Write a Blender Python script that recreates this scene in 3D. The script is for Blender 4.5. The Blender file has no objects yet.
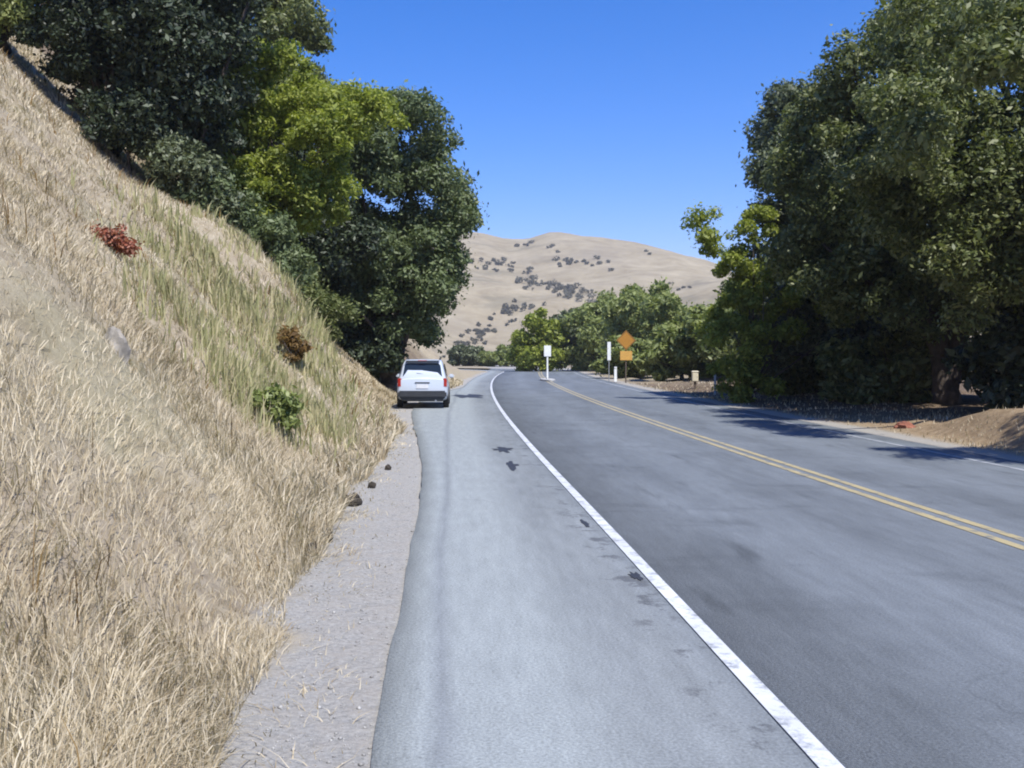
import bpy, bmesh, math, random
import numpy as np
from mathutils import Vector, Matrix

random.seed(7); rng = np.random.default_rng(11)
S = bpy.context.scene
C = S.collection
R = math.radians
F = 1000.0; VPX, VPY = 445.0, 355.0; EYE = 1.7

# ------------------------------------------------------------------ helpers
def link(o): C.objects.link(o); return o
def tag(o, label=None, cat=None, group=None, kind=None):
    if label: o['label'] = label
    if cat: o['category'] = cat
    if group: o['group'] = group
    if kind: o['kind'] = kind
    return o
def empty(name, loc=(0,0,0), rz=0.0, scale=1.0):
    o = bpy.data.objects.new(name, None); link(o); o.empty_display_size = .2
    o.location = loc; o.rotation_euler = (0,0,rz); o.scale = (scale,)*3
    return o
def mesh_obj(name, verts, faces, m, parent=None, smooth=False, uv=None):
    me = bpy.data.meshes.new(name)
    if isinstance(verts, np.ndarray) and isinstance(faces, np.ndarray):
        n, k = faces.shape
        me.vertices.add(len(verts)); me.vertices.foreach_set('co', verts.astype(np.float32).ravel())
        me.loops.add(n*k); me.loops.foreach_set('vertex_index', faces.astype(np.int32).ravel())
        me.polygons.add(n)
        me.polygons.foreach_set('loop_start', np.arange(0, n*k, k, dtype=np.int32))
        me.polygons.foreach_set('loop_total', np.full(n, k, dtype=np.int32))
        me.update(calc_edges=True); me.validate()
    else:
        me.from_pydata([tuple(v) for v in verts], [], [tuple(f) for f in faces]); me.update()
    if smooth: me.polygons.foreach_set('use_smooth', np.ones(len(me.polygons), dtype=bool))
    if uv is not None:
        l = me.uv_layers.new(name='UVMap')
        idx = np.zeros(len(me.loops), dtype=np.int32); me.loops.foreach_get('vertex_index', idx)
        l.data.foreach_set('uv', np.asarray(uv, dtype=np.float32)[idx].ravel())
    if m: me.materials.append(m)
    o = bpy.data.objects.new(name, me); link(o)
    if parent: o.parent = parent
    return o
class MB:
    """collects shapes and links them as one mesh"""
    def __init__(s): s.bm = bmesh.new()
    def box(s, c, d, rot=None, bev=0.0, taper=None):
        b = bmesh.new(); bmesh.ops.create_cube(b, size=1)
        for v in b.verts:
            v.co.x *= d[0]; v.co.y *= d[1]; v.co.z *= d[2]
            if taper and v.co.z > 0: v.co.x *= taper[0]; v.co.y *= taper[1]
        if bev: bmesh.ops.bevel(b, geom=b.edges[:], offset=bev, segments=2, affect='EDGES')
        M = Matrix.Translation(c) @ (rot.to_4x4() if rot else Matrix())
        b.transform(M); s.add(b); return s
    def cyl(s, p0, p1, r0, r1=None, n=12):
        r1 = r0 if r1 is None else r1
        p0, p1 = Vector(p0), Vector(p1); d = p1-p0
        b = bmesh.new(); bmesh.ops.create_cone(b, cap_ends=True, segments=n, radius1=r0, radius2=r1, depth=d.length)
        b.transform(Matrix.Translation((p0+p1)/2) @ d.to_track_quat('Z','Y').to_matrix().to_4x4()); s.add(b); return s
    def poly(s, pts, thick, axis=(0,1,0)):
        vs = [s.bm.verts.new(p) for p in pts]; a = Vector(axis)*thick
        ws = [s.bm.verts.new(Vector(p)+a) for p in pts]; n = len(pts)
        s.bm.faces.new(vs); s.bm.faces.new(ws[::-1])
        for i in range(n): s.bm.faces.new((vs[(i+1)%n], vs[i], ws[i], ws[(i+1)%n]))
        return s
    def loft(s, rings, caps=True):
        rr = [[s.bm.verts.new(p) for p in r] for r in rings]; n = len(rings[0])
        for a, b in zip(rr, rr[1:]):
            for i in range(n): s.bm.faces.new((a[i], a[(i+1)%n], b[(i+1)%n], b[i]))
        if caps: s.bm.faces.new(rr[0][::-1]); s.bm.faces.new(rr[-1])
        return s
    def add(s, b):
        me = bpy.data.meshes.new('t'); b.to_mesh(me); b.free(); s.bm.from_mesh(me); bpy.data.meshes.remove(me)
    def build(s, name, m, parent=None, smooth=False, bev=0.0, sub=0):
        bmesh.ops.recalc_face_normals(s.bm, faces=s.bm.faces[:])
        me = bpy.data.meshes.new(name); s.bm.to_mesh(me); s.bm.free()
        if m: me.materials.append(m)
        o = bpy.data.objects.new(name, me); link(o)
        if parent: o.parent = parent
        if smooth:
            for p in me.polygons: p.use_smooth = True
        if bev:
            md = o.modifiers.new('bevel','BEVEL'); md.width = bev; md.segments = 3; md.limit_method='ANGLE'; md.angle_limit=R(25)
        if sub:
            md = o.modifiers.new('sub','SUBSURF'); md.levels = sub; md.render_levels = sub
        return o

# value noise, vectorised
_tab = rng.random((256,256))
def vn(x, y):
    xi = np.floor(x).astype(int); yi = np.floor(y).astype(int); fx = x-xi; fy = y-yi
    fx = fx*fx*(3-2*fx); fy = fy*fy*(3-2*fy)
    a = _tab[xi%256, yi%256]; b = _tab[(xi+1)%256, yi%256]; c = _tab[xi%256,(yi+1)%256]; d = _tab[(xi+1)%256,(yi+1)%256]
    return (a*(1-fx)+b*fx)*(1-fy)+(c*(1-fx)+d*fx)*fy
def fbm(x, y, o=4):
    t = 0; a = .5; f = 1.0
    for i in range(o): t = t+a*(vn(x*f+17.3*i, y*f+9.1*i)-.5); a *= .5; f *= 2.03
    return t
def sst(a, b, x): t = np.clip((x-a)/(b-a), 0, 1); return t*t*(3-2*t)

# ------------------------------------------------------------------ materials
def new_mat(name):
    m = bpy.data.materials.new(name); m.use_nodes = True; nt = m.node_tree
    return m, nt, nt.nodes['Principled BSDF']
def N(nt, t, **kw):
    n = nt.nodes.new(t)
    for k, v in kw.items(): setattr(n, k, v)
    return n
def noise(nt, vec, scale, detail=5, rough=.6, dist=0.0):
    n = N(nt, 'ShaderNodeTexNoise'); n.inputs['Scale'].default_value = scale; n.inputs['Detail'].default_value = detail
    n.inputs['Roughness'].default_value = rough; n.inputs['Distortion'].default_value = dist
    if vec is not None: nt.links.new(vec, n.inputs['Vector'])
    return n.outputs[0]
def ramp(nt, fac, stops, interp='LINEAR'):
    r = N(nt, 'ShaderNodeValToRGB'); e = r.color_ramp.elements; r.color_ramp.interpolation = interp
    while len(e) < len(stops): e.new(.5)
    for i, (p, c) in enumerate(stops):
        e[i].position = p; e[i].color = (c[0], c[1], c[2], 1) if hasattr(c, '__len__') else (c, c, c, 1)
    nt.links.new(fac, r.inputs[0]); return r.outputs[0]
def mix(nt, fac, a, b, blend='MIX'):
    n = N(nt, 'ShaderNodeMix', data_type='RGBA', blend_type=blend)
    def put(sock, v):
        if isinstance(v, (int, float)): sock.default_value = v
        elif isinstance(v, tuple): sock.default_value = (*v[:3], 1)
        else: nt.links.new(v, sock)
    put(n.inputs[0], fac); put(n.inputs[6], a); put(n.inputs[7], b)
    return n.outputs[2]
def math_(nt, op, a, b=None, c=None):
    n = N(nt, 'ShaderNodeMath', operation=op)
    for i, v in enumerate((a, b, c)):
        if v is None: continue
        if isinstance(v, (int, float)): n.inputs[i].default_value = v
        else: nt.links.new(v, n.inputs[i])
    return n.outputs[0]
def bump(nt, bsdf, h, strength, dist=.02):
    b = N(nt, 'ShaderNodeBump'); b.inputs['Strength'].default_value = strength; b.inputs['Distance'].default_value = dist
    nt.links.new(h, b.inputs['Height']); nt.links.new(b.outputs[0], bsdf.inputs['Normal'])
def simple(name, col, rough=.6, metal=0.0, var=.15, scale=8.0, coat=0.0):
    m, nt, b = new_mat(name)
    tc = N(nt, 'ShaderNodeTexCoord')
    f = noise(nt, tc.outputs['Object'], scale)
    lo = tuple(c*(1-var) for c in col); hi = tuple(min(1, c*(1+var)) for c in col)
    nt.links.new(ramp(nt, f, [(.3, lo), (.7, hi)]), b.inputs['Base Color'])
    b.inputs['Roughness'].default_value = rough; b.inputs['Metallic'].default_value = metal
    b.inputs['Coat Weight'].default_value = coat
    return m
def leaf_mat(name, cols, trans=.35, rough=.5, clump=.9, spec=.4):
    m, nt, b = new_mat(name)
    g = N(nt, 'ShaderNodeNewGeometry'); tc = N(nt, 'ShaderNodeTexCoord')
    k = noise(nt, tc.outputs['Object'], clump, 2)
    f = math_(nt, 'ADD', math_(nt, 'MULTIPLY', g.outputs['Random Per Island'], .55), math_(nt, 'MULTIPLY', k, .5))
    col = ramp(nt, f, [(.2, cols[0]), (.5, cols[1]), (.85, cols[2])])
    nt.links.new(col, b.inputs['Base Color']); b.inputs['Roughness'].default_value = rough
    b.inputs['Specular IOR Level'].default_value = spec
    t = N(nt, 'ShaderNodeBsdfTranslucent')
    nt.links.new(mix(nt, 1.0, col, (1.0, 1.05, .55), 'MULTIPLY'), t.inputs['Color'])
    ms = N(nt, 'ShaderNodeMixShader'); ms.inputs[0].default_value = trans
    nt.links.new(b.outputs[0], ms.inputs[1]); nt.links.new(t.outputs[0], ms.inputs[2])
    nt.links.new(ms.outputs[0], nt.nodes['Material Output'].inputs['Surface'])
    return m

def asphalt(name, base, kind):
    m, nt, b = new_mat(name)
    uv = N(nt, 'ShaderNodeUVMap'); v = uv.outputs[0]
    sep = N(nt, 'ShaderNodeSeparateXYZ'); nt.links.new(v, sep.inputs[0]); u, s = sep.outputs[0], sep.outputs[1]
    st = N(nt, 'ShaderNodeMapping'); st.inputs['Scale'].default_value = (1, .16, 1); nt.links.new(v, st.inputs[0])
    big = noise(nt, st.outputs[0], .9, 4, .65, .4)
    col = ramp(nt, big, [(.32, tuple(c*.8 for c in base)), (.5, base), (.7, tuple(c*1.2 for c in base))])
    patch = noise(nt, v, .55, 5, .55)
    col = mix(nt, ramp(nt, patch, [(.52, 0), (.66, .3 if kind == 'road' else .12)]), col, tuple(c*.55 for c in base))
    if kind == 'road':           # polished wheel paths
        w = N(nt, 'ShaderNodeMath', operation='SINE'); nt.links.new(math_(nt, 'MULTIPLY_ADD', u, 3.6, 1.5), w.inputs[0])
        col = mix(nt, math_(nt, 'MULTIPLY', ramp(nt, w.outputs[0], [(.0, 0), (1, 1)]), .28), col, tuple(c*1.35 for c in base))
        # oil-dark flecks
        fl = noise(nt, st.outputs[0], 3.2, 3, .5)
        col = mix(nt, ramp(nt, fl, [(.64, 0), (.74, .5)]), col, tuple(c*.4 for c in base))
        sw = N(nt, 'ShaderNodeMapping'); sw.inputs['Scale'].default_value = (.45, 1.1, 1); nt.links.new(v, sw.inputs[0])
        col = mix(nt, ramp(nt, noise(nt, sw.outputs[0], 1.1, 6, .65), [(.57, 0), (.68, .4)]), col, tuple(c*.55 for c in base))
    else:
        wob = math_(nt, 'MULTIPLY_ADD', noise(nt, st.outputs[0], .7, 4), .5, -.25)
        uu = math_(nt, 'ADD', u, wob)
        band = ramp(nt, math_(nt, 'MULTIPLY_ADD', uu, .25, 1.75),      # u=-7..-3 -> 0..1
                    [(.30, 1), (.36, .9), (.44, 1), (.58, 1), (.68, .3), (.9, .05)])
        col = mix(nt, band, col, (.262, .287, .290))
        seam = ramp(nt, math_(nt, 'ABSOLUTE', math_(nt, 'ADD', uu, 5.2)), [(0, .42), (.04, .22), (.10, 0)])
        col = mix(nt, seam, col, (.12, .13, .15))
        # broken tar crumbs beside the painted line
        near = ramp(nt, math_(nt, 'ABSOLUTE', math_(nt, 'ADD', u, 3.83)), [(0, 1), (.12, .7), (.22, 0)])
        cr = ramp(nt, noise(nt, v, 2.3, 6, .7), [(.55, 0), (.6, 1)])
        col = mix(nt, math_(nt, 'MULTIPLY', math_(nt, 'MULTIPLY', near, cr), .6), col, (.04, .04, .045))
    vo = N(nt, 'ShaderNodeTexVoronoi', feature='DISTANCE_TO_EDGE'); vo.inputs['Scale'].default_value = .42
    wv = N(nt, 'ShaderNodeVectorMath', operation='ADD'); nt.links.new(v, wv.inputs[0])
    nz = N(nt, 'ShaderNodeTexNoise'); nz.inputs['Scale'].default_value = 1.7; nt.links.new(v, nz.inputs['Vector'])
    sc = N(nt, 'ShaderNodeVectorMath', operation='SCALE'); sc.inputs['Scale'].default_value = .8
    nt.links.new(nz.outputs['Color'], sc.inputs[0]); nt.links.new(sc.outputs[0], wv.inputs[1]); nt.links.new(wv.outputs[0], vo.inputs['Vector'])
    crack = math_(nt, 'MULTIPLY', ramp(nt, vo.outputs[0], [(.0, 1), (.008, 0)]), ramp(nt, patch, [(.5, 0), (.64, .4)]))
    col = mix(nt, crack, col, tuple(c*.35 for c in base))
    fine = noise(nt, v, 60, 3, .7)
    col = mix(nt, .55, col, ramp(nt, fine, [(.3, .35), (.7, 1.0)]), 'MULTIPLY') if False else mix(nt, .6, col, ramp(nt, fine, [(.3, .5), (.7, 1.5)]), 'MULTIPLY')
    grit = noise(nt, st.outputs[0], 9, 6, .75); col = mix(nt, .5, col, ramp(nt, grit, [(.3, .72), (.7, 1.28)]), 'MULTIPLY')
    col = mix(nt, ramp(nt, noise(nt, v, 22, 2, .5), [(.68, 0), (.74, .3)]), col, (.06, .06, .065))
    nt.links.new(col, b.inputs['Base Color']); b.inputs['Roughness'].default_value = .78
    b.inputs['Specular IOR Level'].default_value = .3
    bump(nt, b, fine, .5, .01)
    return m
def paint(name, col, under):
    m, nt, b = new_mat(name); uv = N(nt, 'ShaderNodeUVMap').outputs[0]
    w = ramp(nt, noise(nt, uv, 5, 8, .75), [(.50, 0), (.62, .8)])
    c = mix(nt, w, ramp(nt, noise(nt, uv, 1.2, 4), [(.3, tuple(x*.8 for x in col)), (.7, col)]), under)
    nt.links.new(c, b.inputs['Base Color']); b.inputs['Roughness'].default_value = .6
    return m
def ground_mat():
    m, nt, b = new_mat('ground')
    tc = N(nt, 'ShaderNodeTexCoord'); P = tc.outputs['Object']
    at = N(nt, 'ShaderNodeAttribute', attribute_name='zone'); sp = N(nt, 'ShaderNodeSeparateColor'); nt.links.new(at.outputs['Color'], sp.inputs[0])
    a = noise(nt, P, .5, 6, .6); c2 = noise(nt, P, 6, 8, .75); f = noise(nt, P, 40, 4, .7)
    straw = ramp(nt, c2, [(.28, (.25, .205, .135)), (.5, (.34, .29, .205)), (.72, (.44, .385, .29))])
    straw = mix(nt, ramp(nt, noise(nt, P, 2.2, 5, .65), [(.5, 0), (.68, .55)]), straw, (.20, .155, .10))
    straw = mix(nt, ramp(nt, a, [(.45, 0), (.62, .45)]), straw, (.30, .245, .19))
    straw = mix(nt, ramp(nt, noise(nt, P, .33, 4), [(.52, 0), (.65, .35)]), straw, (.27, .26, .15))
    grav = ramp(nt, f, [(.3, (.22, .218, .205)), (.5, (.31, .305, .288)), (.7, (.42, .41, .385))])
    grav = mix(nt, ramp(nt, c2, [(.4, .0), (.65, .5)]), grav, (.34, .31, .27))
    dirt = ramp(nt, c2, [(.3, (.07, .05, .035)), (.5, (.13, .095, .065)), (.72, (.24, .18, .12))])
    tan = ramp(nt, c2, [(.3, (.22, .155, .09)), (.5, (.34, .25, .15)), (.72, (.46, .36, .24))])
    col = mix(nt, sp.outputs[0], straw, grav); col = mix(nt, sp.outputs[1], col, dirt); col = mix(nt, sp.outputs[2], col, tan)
    nt.links.new(col, b.inputs['Base Color']); b.inputs['Roughness'].default_value = .95
    b.inputs['Specular IOR Level'].default_value = .1
    bump(nt, b, c2, .8, .05)
    return m
def hill_mat():
    m, nt, b = new_mat('hill_grass')
    P = N(nt, 'ShaderNodeTexCoord').outputs['Object']
    a = noise(nt, P, .012, 6, .6); c2 = noise(nt, P, .06, 8, .7, .6)
    col = ramp(nt, c2, [(.3, (.215, .175, .115)), (.5, (.295, .25, .17)), (.7, (.37, .32, .225))])
    col = mix(nt, ramp(nt, a, [(.5, 0), (.68, .5)]), col, (.215, .185, .145))
    mp = N(nt, 'ShaderNodeMapping'); mp.inputs['Scale'].default_value = (.5, 1, 2.2); mp.inputs['Rotation'].default_value = (0, .25, 0); nt.links.new(P, mp.inputs[0])
    col = mix(nt, ramp(nt, noise(nt, mp.outputs[0], .022, 7, .62, .5), [(.55, 0), (.64, .55)]), col, (.15, .135, .095))
    nt.links.new(col, b.inputs['Base Color']); b.inputs['Roughness'].default_value = 1; b.inputs['Specular IOR Level'].default_value = .05
    return m

M = {}
ASPH = (.136, .152, .166); SHO = (.175, .190, .197)
M['road'] = asphalt('weathered_asphalt', ASPH, 'road')
M['shoulder'] = asphalt('pale_asphalt', SHO, 'shoulder')
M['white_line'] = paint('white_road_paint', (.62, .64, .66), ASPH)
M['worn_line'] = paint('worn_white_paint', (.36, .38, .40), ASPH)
M['yellow_line'] = paint('yellow_road_paint', (.42, .35, .19), ASPH)
M['ground'] = ground_mat(); M['hill'] = hill_mat()
M['tar'] = simple('tar', (.03, .031, .034), .6)  # tar spots, and the painted shadow beside the parked car
M['bark'] = simple('bark', (.07, .055, .045), .9, var=.5, scale=5)
M['straw'] = leaf_mat('straw', [(.25, .19, .115), (.49, .415, .295), (.68, .605, .47)], .25, .8, .35, .1)
M['weed'] = leaf_mat('weed_leaf', [(.22, .23, .10), (.38, .365, .19), (.55, .475, .30)], .3, .7, .8, .1)
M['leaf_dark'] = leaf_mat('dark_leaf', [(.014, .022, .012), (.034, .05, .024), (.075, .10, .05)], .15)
M['leaf_oak'] = leaf_mat('oak_leaf', [(.055, .074, .022), (.135, .165, .05), (.26, .275, .12)], .32)
M['leaf_bay'] = leaf_mat('bay_leaf', [(.055, .08, .032), (.125, .165, .065), (.21, .25, .12)], .3)
M['leaf_bright'] = leaf_mat('bright_leaf', [(.10, .14, .02), (.26, .31, .05), (.42, .45, .10)], .48)
M['leaf_olive'] = leaf_mat('olive_leaf', [(.10, .13, .035), (.22, .265, .08), (.34, .37, .14)], .35)
M['leaf_grey'] = leaf_mat('grey_leaf', [(.05, .068, .034), (.115, .14, .07), (.20, .225, .125)], .2)
M['leaf_red'] = leaf_mat('red_leaf', [(.22, .06, .03), (.36, .12, .07), (.45, .22, .14)], .3)
M['leaf_brown'] = leaf_mat('brown_leaf', [(.10, .055, .015), (.20, .12, .035), (.3, .2, .08)], .3)
M['far_tree'] = leaf_mat('far_tree', [(.09, .09, .065), (.13, .125, .095), (.18, .17, .13)], .15, clump=.02)
M['rock'] = simple('rock', (.27, .245, .205), .95, var=.4, scale=6)
M['pebble'] = leaf_mat('pebble', [(.22, .21, .195), (.33, .32, .295), (.46, .45, .42)], 0.0, .9, 3, .2)
M['clod'] = simple('clod', (.035, .028, .02), .95, var=.5, scale=9)
M['red_clod'] = simple('red_clod', (.24, .09, .055), .95, var=.4, scale=9)
M['car_paint'] = simple('car_paint', (.50, .55, .62), .28, 0, .02, 3, .6)
M['glass'] = simple('car_glass', (.012, .02, .03), .06, 0, .1, 3)
M['plastic'] = simple('dark_plastic', (.03, .032, .036), .5, 0, .15)
M['tyre'] = simple('tyre', (.02, .02, .02), .85)
M['rim'] = simple('rim', (.5, .5, .52), .3, .9)
M['tail'] = simple('tail_lamp', (.35, .015, .01), .2, 0, .1, 10, .5)
M['plate'] = simple('plate', (.65, .66, .68), .4, 0, .05)
M['sign_amber'] = simple('sign_amber', (.36, .165, .015), .55, 0, .12)
M['sign_plate'] = simple('sign_plate', (.52, .29, .06), .55, 0, .1)
M['sign_border'] = simple('sign_border', (.02, .018, .015), .6)
M['post_white'] = simple('white_post', (.72, .74, .72), .6, 0, .1)
M['post_metal'] = simple('metal_post', (.30, .31, .31), .5, .5, .2)
M['wood'] = simple('post_wood', (.10, .075, .055), .9, 0, .4, 12)
M['cream'] = simple('cream_paint', (.62, .56, .40), .6, 0, .1)
M['kerb'] = simple('island_concrete', (.42, .42, .40), .85, 0, .15, 12)

# ------------------------------------------------------------------ road path and terrain
CX = 5.2
def drift(y):
    y = np.asarray(y, dtype=float); yy = np.clip(y, 15, 100)
    return 6e-4*(yy-15)**2 + np.clip(y-100, 0, 25)*.07
def cen(y): return CX + drift(y)
def paved_left(y):          # left edge of the paved shoulder, lateral offset from road centre
    y = np.asarray(y, dtype=float)
    return -5.5 - .9*sst(12, 34, y) + 1.3*sst(40, 54, y)
def bank_foot(y):           # where the grass begins
    y = np.asarray(y, dtype=float)
    return -6.2 - .35*sst(6, 20, y)*0 - .95*sst(20, 31, y) + 1.75*sst(40, 55, y) + .18*(1-sst(4, 8, y)) - .12*sst(6, 9, y)*(1-sst(14, 20, y)) + .07*np.sin(y*.9)+.05*np.sin(y*2.3+1)
PAVE_R = 3.95
def H(x, y):
    x = np.asarray(x, dtype=float); y = np.asarray(y, dtype=float)
    u = x - cen(y); d = bank_foot(y) - u
    dl = np.clip(d, 0, None)
    h = .98*(np.sqrt(dl**2+.55**2)-.55)
    h = np.where(dl > 15.5, .98*14.95+(dl-15.5)*.12, h)
    h = np.minimum(h, 17)
    h = h + 1.25*np.exp(-((y-25.5)/5.5)**2)*np.exp(-((dl-3.6)/1.9)**2)*sst(0, 1.5, dl)
    amp = sst(0, 2.5, dl)
    h = h + amp*(fbm(x*.22, y*.22, 3)*1.5 + fbm(x*1.1+5, y*1.1, 3)*.42) + sst(0, .5, dl)*fbm(x*3, y*3, 2)*.12
    h = h*(1-sst(60, 105, y))*sst(-70, -20, y)
    # right roadside: low cut bank ending at about y = 23
    e = u-PAVE_R
    rb = .66*sst(.9, 2.1, e)*(1-sst(20.0, 23.5, y+.35*(e-1)*0)) + .25*sst(2, 8, e)
    rb = rb + sst(.6, 2, e)*(fbm(x*.7+3, y*.7, 4)*.35)
    rb = rb*(1-sst(70, 110, y)) 
    h = np.where(e > 0, rb, h)
    # under the pavement
    inside = (d < 0) & (e < 0)
    pl = u - paved_left(y)
    h = np.where(inside & (pl > .02), -.06, h)
    h = np.where(inside & (pl <= .02), -.012 + .02*fbm(x*5, y*5, 2), h)
    return h
def ray(px, py, y0=2.0, y1=200.0):
    """first point of the terrain on the ray through a pixel"""
    ys = np.exp(np.linspace(math.log(y0), math.log(y1), 3000))
    xs = (px-VPX)/F*ys; zs = EYE-(py-VPY)/F*ys
    k = np.nonzero(zs <= H(xs, ys))[0]
    if len(k) == 0: return None
    i = k[0]; return Vector((xs[i], ys[i], float(H(xs[i], ys[i]))))
def at(px, py, y): return Vector(((px-VPX)/F*y, y, EYE-(py-VPY)/F*y))

def seq(*segs):
    out = []
    for a, b, st in segs: out += list(np.arange(a, b-1e-6, st))
    return np.array(out)
us = np.concatenate([-np.geomspace(900, 42, 18), seq((-40, -24, .8), (-24, -9, .25), (-9, -4.6, .11)), np.array([-4.4, -2, 0, 2, 3.7, 3.93]),
                     seq((3.97, 8, .12), (8, 16, .3), (16, 40, 1.2)), np.geomspace(42, 900, 18)])
ysn = np.concatenate([seq((-90, -6, 4), (-6, 0, 1), (0, 14, .14), (14, 40, .22), (40, 70, .5), (70, 160, 2)), np.geomspace(162, 2500, 20)])
U, Y = np.meshgrid(us, ysn); X = cen(Y)+U; Z = H(X, Y)
nu, ny = len(us), len(ysn)
idx = np.arange(nu*ny).reshape(ny, nu)
Fq = np.stack([idx[:-1,:-1], idx[:-1,1:], idx[1:,1:], idx[1:,:-1]], -1).reshape(-1, 4)
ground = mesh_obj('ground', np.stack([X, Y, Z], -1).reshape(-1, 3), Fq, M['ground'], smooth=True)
d = (bank_foot(Y)-U); e = U-PAVE_R
grav = np.where(e > 0, (1-sst(.5, 1.1, e+.5*fbm(X, Y))) * .75, 1-sst(-.05, .3, d+.7*fbm(X*2, Y*2)))
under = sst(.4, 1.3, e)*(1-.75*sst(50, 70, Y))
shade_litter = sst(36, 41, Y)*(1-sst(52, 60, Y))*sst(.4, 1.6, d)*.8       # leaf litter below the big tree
cut = np.clip(sst(.12, .35, d)*(1-sst(.3, .6, d))*sst(.1, .3, fbm(X*1.4+40, Y*1.4)),0,1)*.6
tanz = .6*sst(.4, 1.0, e+.8*fbm(X*1.3, Y*1.3))*(1-sst(3.0, 4.5, e))*(1-sst(25, 30, Y))
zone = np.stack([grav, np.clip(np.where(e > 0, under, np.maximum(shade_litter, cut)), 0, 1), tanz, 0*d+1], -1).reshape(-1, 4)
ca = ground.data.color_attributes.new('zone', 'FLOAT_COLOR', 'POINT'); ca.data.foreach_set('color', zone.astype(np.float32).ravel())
tag(ground, 'dry grass slope and bare verge on both sides of the road', 'ground', kind='structure')

# centre line sampled every metre or so, then the bend to the left
path = [(float(cen(y)), float(y)) for y in seq((-60, 0, 1.0), (0, 60, .2), (60, 100, 1.0))]
px_, py_ = path[-1]; a = math.atan2(path[-1][0]-path[-2][0], path[-1][1]-path[-2][1]); RAD = 38.0
th = a
while th > -1.75:
    th -= 1.0/RAD; px_ += math.sin(th); py_ += math.cos(th); path.append((px_, py_))
for k in range(60): px_ += 2*math.sin(th); py_ += 2*math.cos(th); path.append((px_, py_))
path = np.array(path); tan = np.gradient(path, axis=0); tan /= np.linalg.norm(tan, axis=1)[:, None]
nor = np.stack([tan[:, 1], -tan[:, 0]], -1)
arc = np.concatenate([[0], np.cumsum(np.linalg.norm(np.diff(path, axis=0), axis=1))])-60
def strip(name, ul, ur, z, m, s0=-60, s1=400, nseg=1, skirt=0.0, wob=0.0):
    k = np.nonzero((arc >= s0) & (arc <= s1))[0]; n = len(k)
    L = ul(path[k, 1]) if callable(ul) else np.full(n, ul); Rr = ur(path[k, 1]) if callable(ur) else np.full(n, ur)
    if wob: L = L+wob*fbm(arc[k]*.9, arc[k]*0+3, 4)
    cols = [L+(Rr-L)*t for t in np.linspace(0, 1, nseg+1)]; zs = [z]*(nseg+1)
    if skirt: cols = [L]+cols+[Rr]; zs = [z-skirt]+zs+[z-skirt]
    V = []; UVs = []
    for c, zz in zip(cols, zs):
        p = path[k]+nor[k]*c[:, None]
        V.append(np.column_stack([p, np.full(n, zz)])); UVs.append(np.column_stack([c, arc[k]]))
    nc = len(cols); V = np.stack(V, 1).reshape(-1, 3); UVs = np.stack(UVs, 1).reshape(-1, 2)
    ii = np.arange(n*nc).reshape(n, nc)
    Fq = np.stack([ii[:-1,:-1], ii[:-1,1:], ii[1:,1:], ii[1:,:-1]], -1).reshape(-1, 4)
    return mesh_obj(name, V, Fq, m, uv=UVs)
tag(strip('road', -3.675, PAVE_R, 0.0, M['road'], nseg=6, skirt=.07), 'grey two lane asphalt road bending away', 'road', kind='structure')
tag(strip('road_shoulder', paved_left, -3.675, .006, M['shoulder'], nseg=8, skirt=.02, wob=.07), 'pale paved shoulder left of the white edge line', 'shoulder', kind='structure')
tag(strip('edge_line', -3.665, -3.56, .008, M['white_line']), 'solid white edge line between lane and shoulder', 'road marking', kind='structure')
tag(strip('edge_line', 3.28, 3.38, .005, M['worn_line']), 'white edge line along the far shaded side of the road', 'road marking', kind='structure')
tag(strip('centre_line', -.17, -.06, .005, M['yellow_line']), 'left stripe of the double yellow centre line', 'road marking', kind='structure')
tag(strip('centre_line', .06, .17, .005, M['yellow_line']), 'right stripe of the double yellow centre line', 'road marking', kind='structure')
def tar_or_shadow_patch(px, py, w, l, seed, label, z=.012):
    r = random.Random(seed); y = EYE*F/(py-VPY); x = (px-VPX)/F*y
    n = 22; pts = []
    for i in range(n):
        t = 2*math.pi*i/n; q = r.uniform(.45, 1.15)
        pts.append((x+math.cos(t)*w*q, y+math.sin(t)*l*q, z))
    b = MB(); b.poly(pts, -.004, (0, 0, 1)); o = b.build('tar_or_shadow_patch', M['tar']); tag(o, label, 'tar patch', kind='structure')
tar_or_shadow_patch(503, 450, .20, .55, 1, 'dark tar patch on the shoulder, the far one of the pair')
tar_or_shadow_patch(512, 466, .10, .65, 2, 'thin dark tar streak on the shoulder before the far patch')
tar_or_shadow_patch(468, 396.5, .7, 2.2, 5, 'wide dark sheet painted as shadow on the shoulder just right of the parked car')  # shadow beside the car, laid down as a flat tar-coloured sheet
tar_or_shadow_patch(636, 577, .05, .16, 3, 'small black tar spot beside the white edge line')
tar_or_shadow_patch(585, 524, .045, .22, 4, 'narrow black tar spot beside the white line further up')

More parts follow.
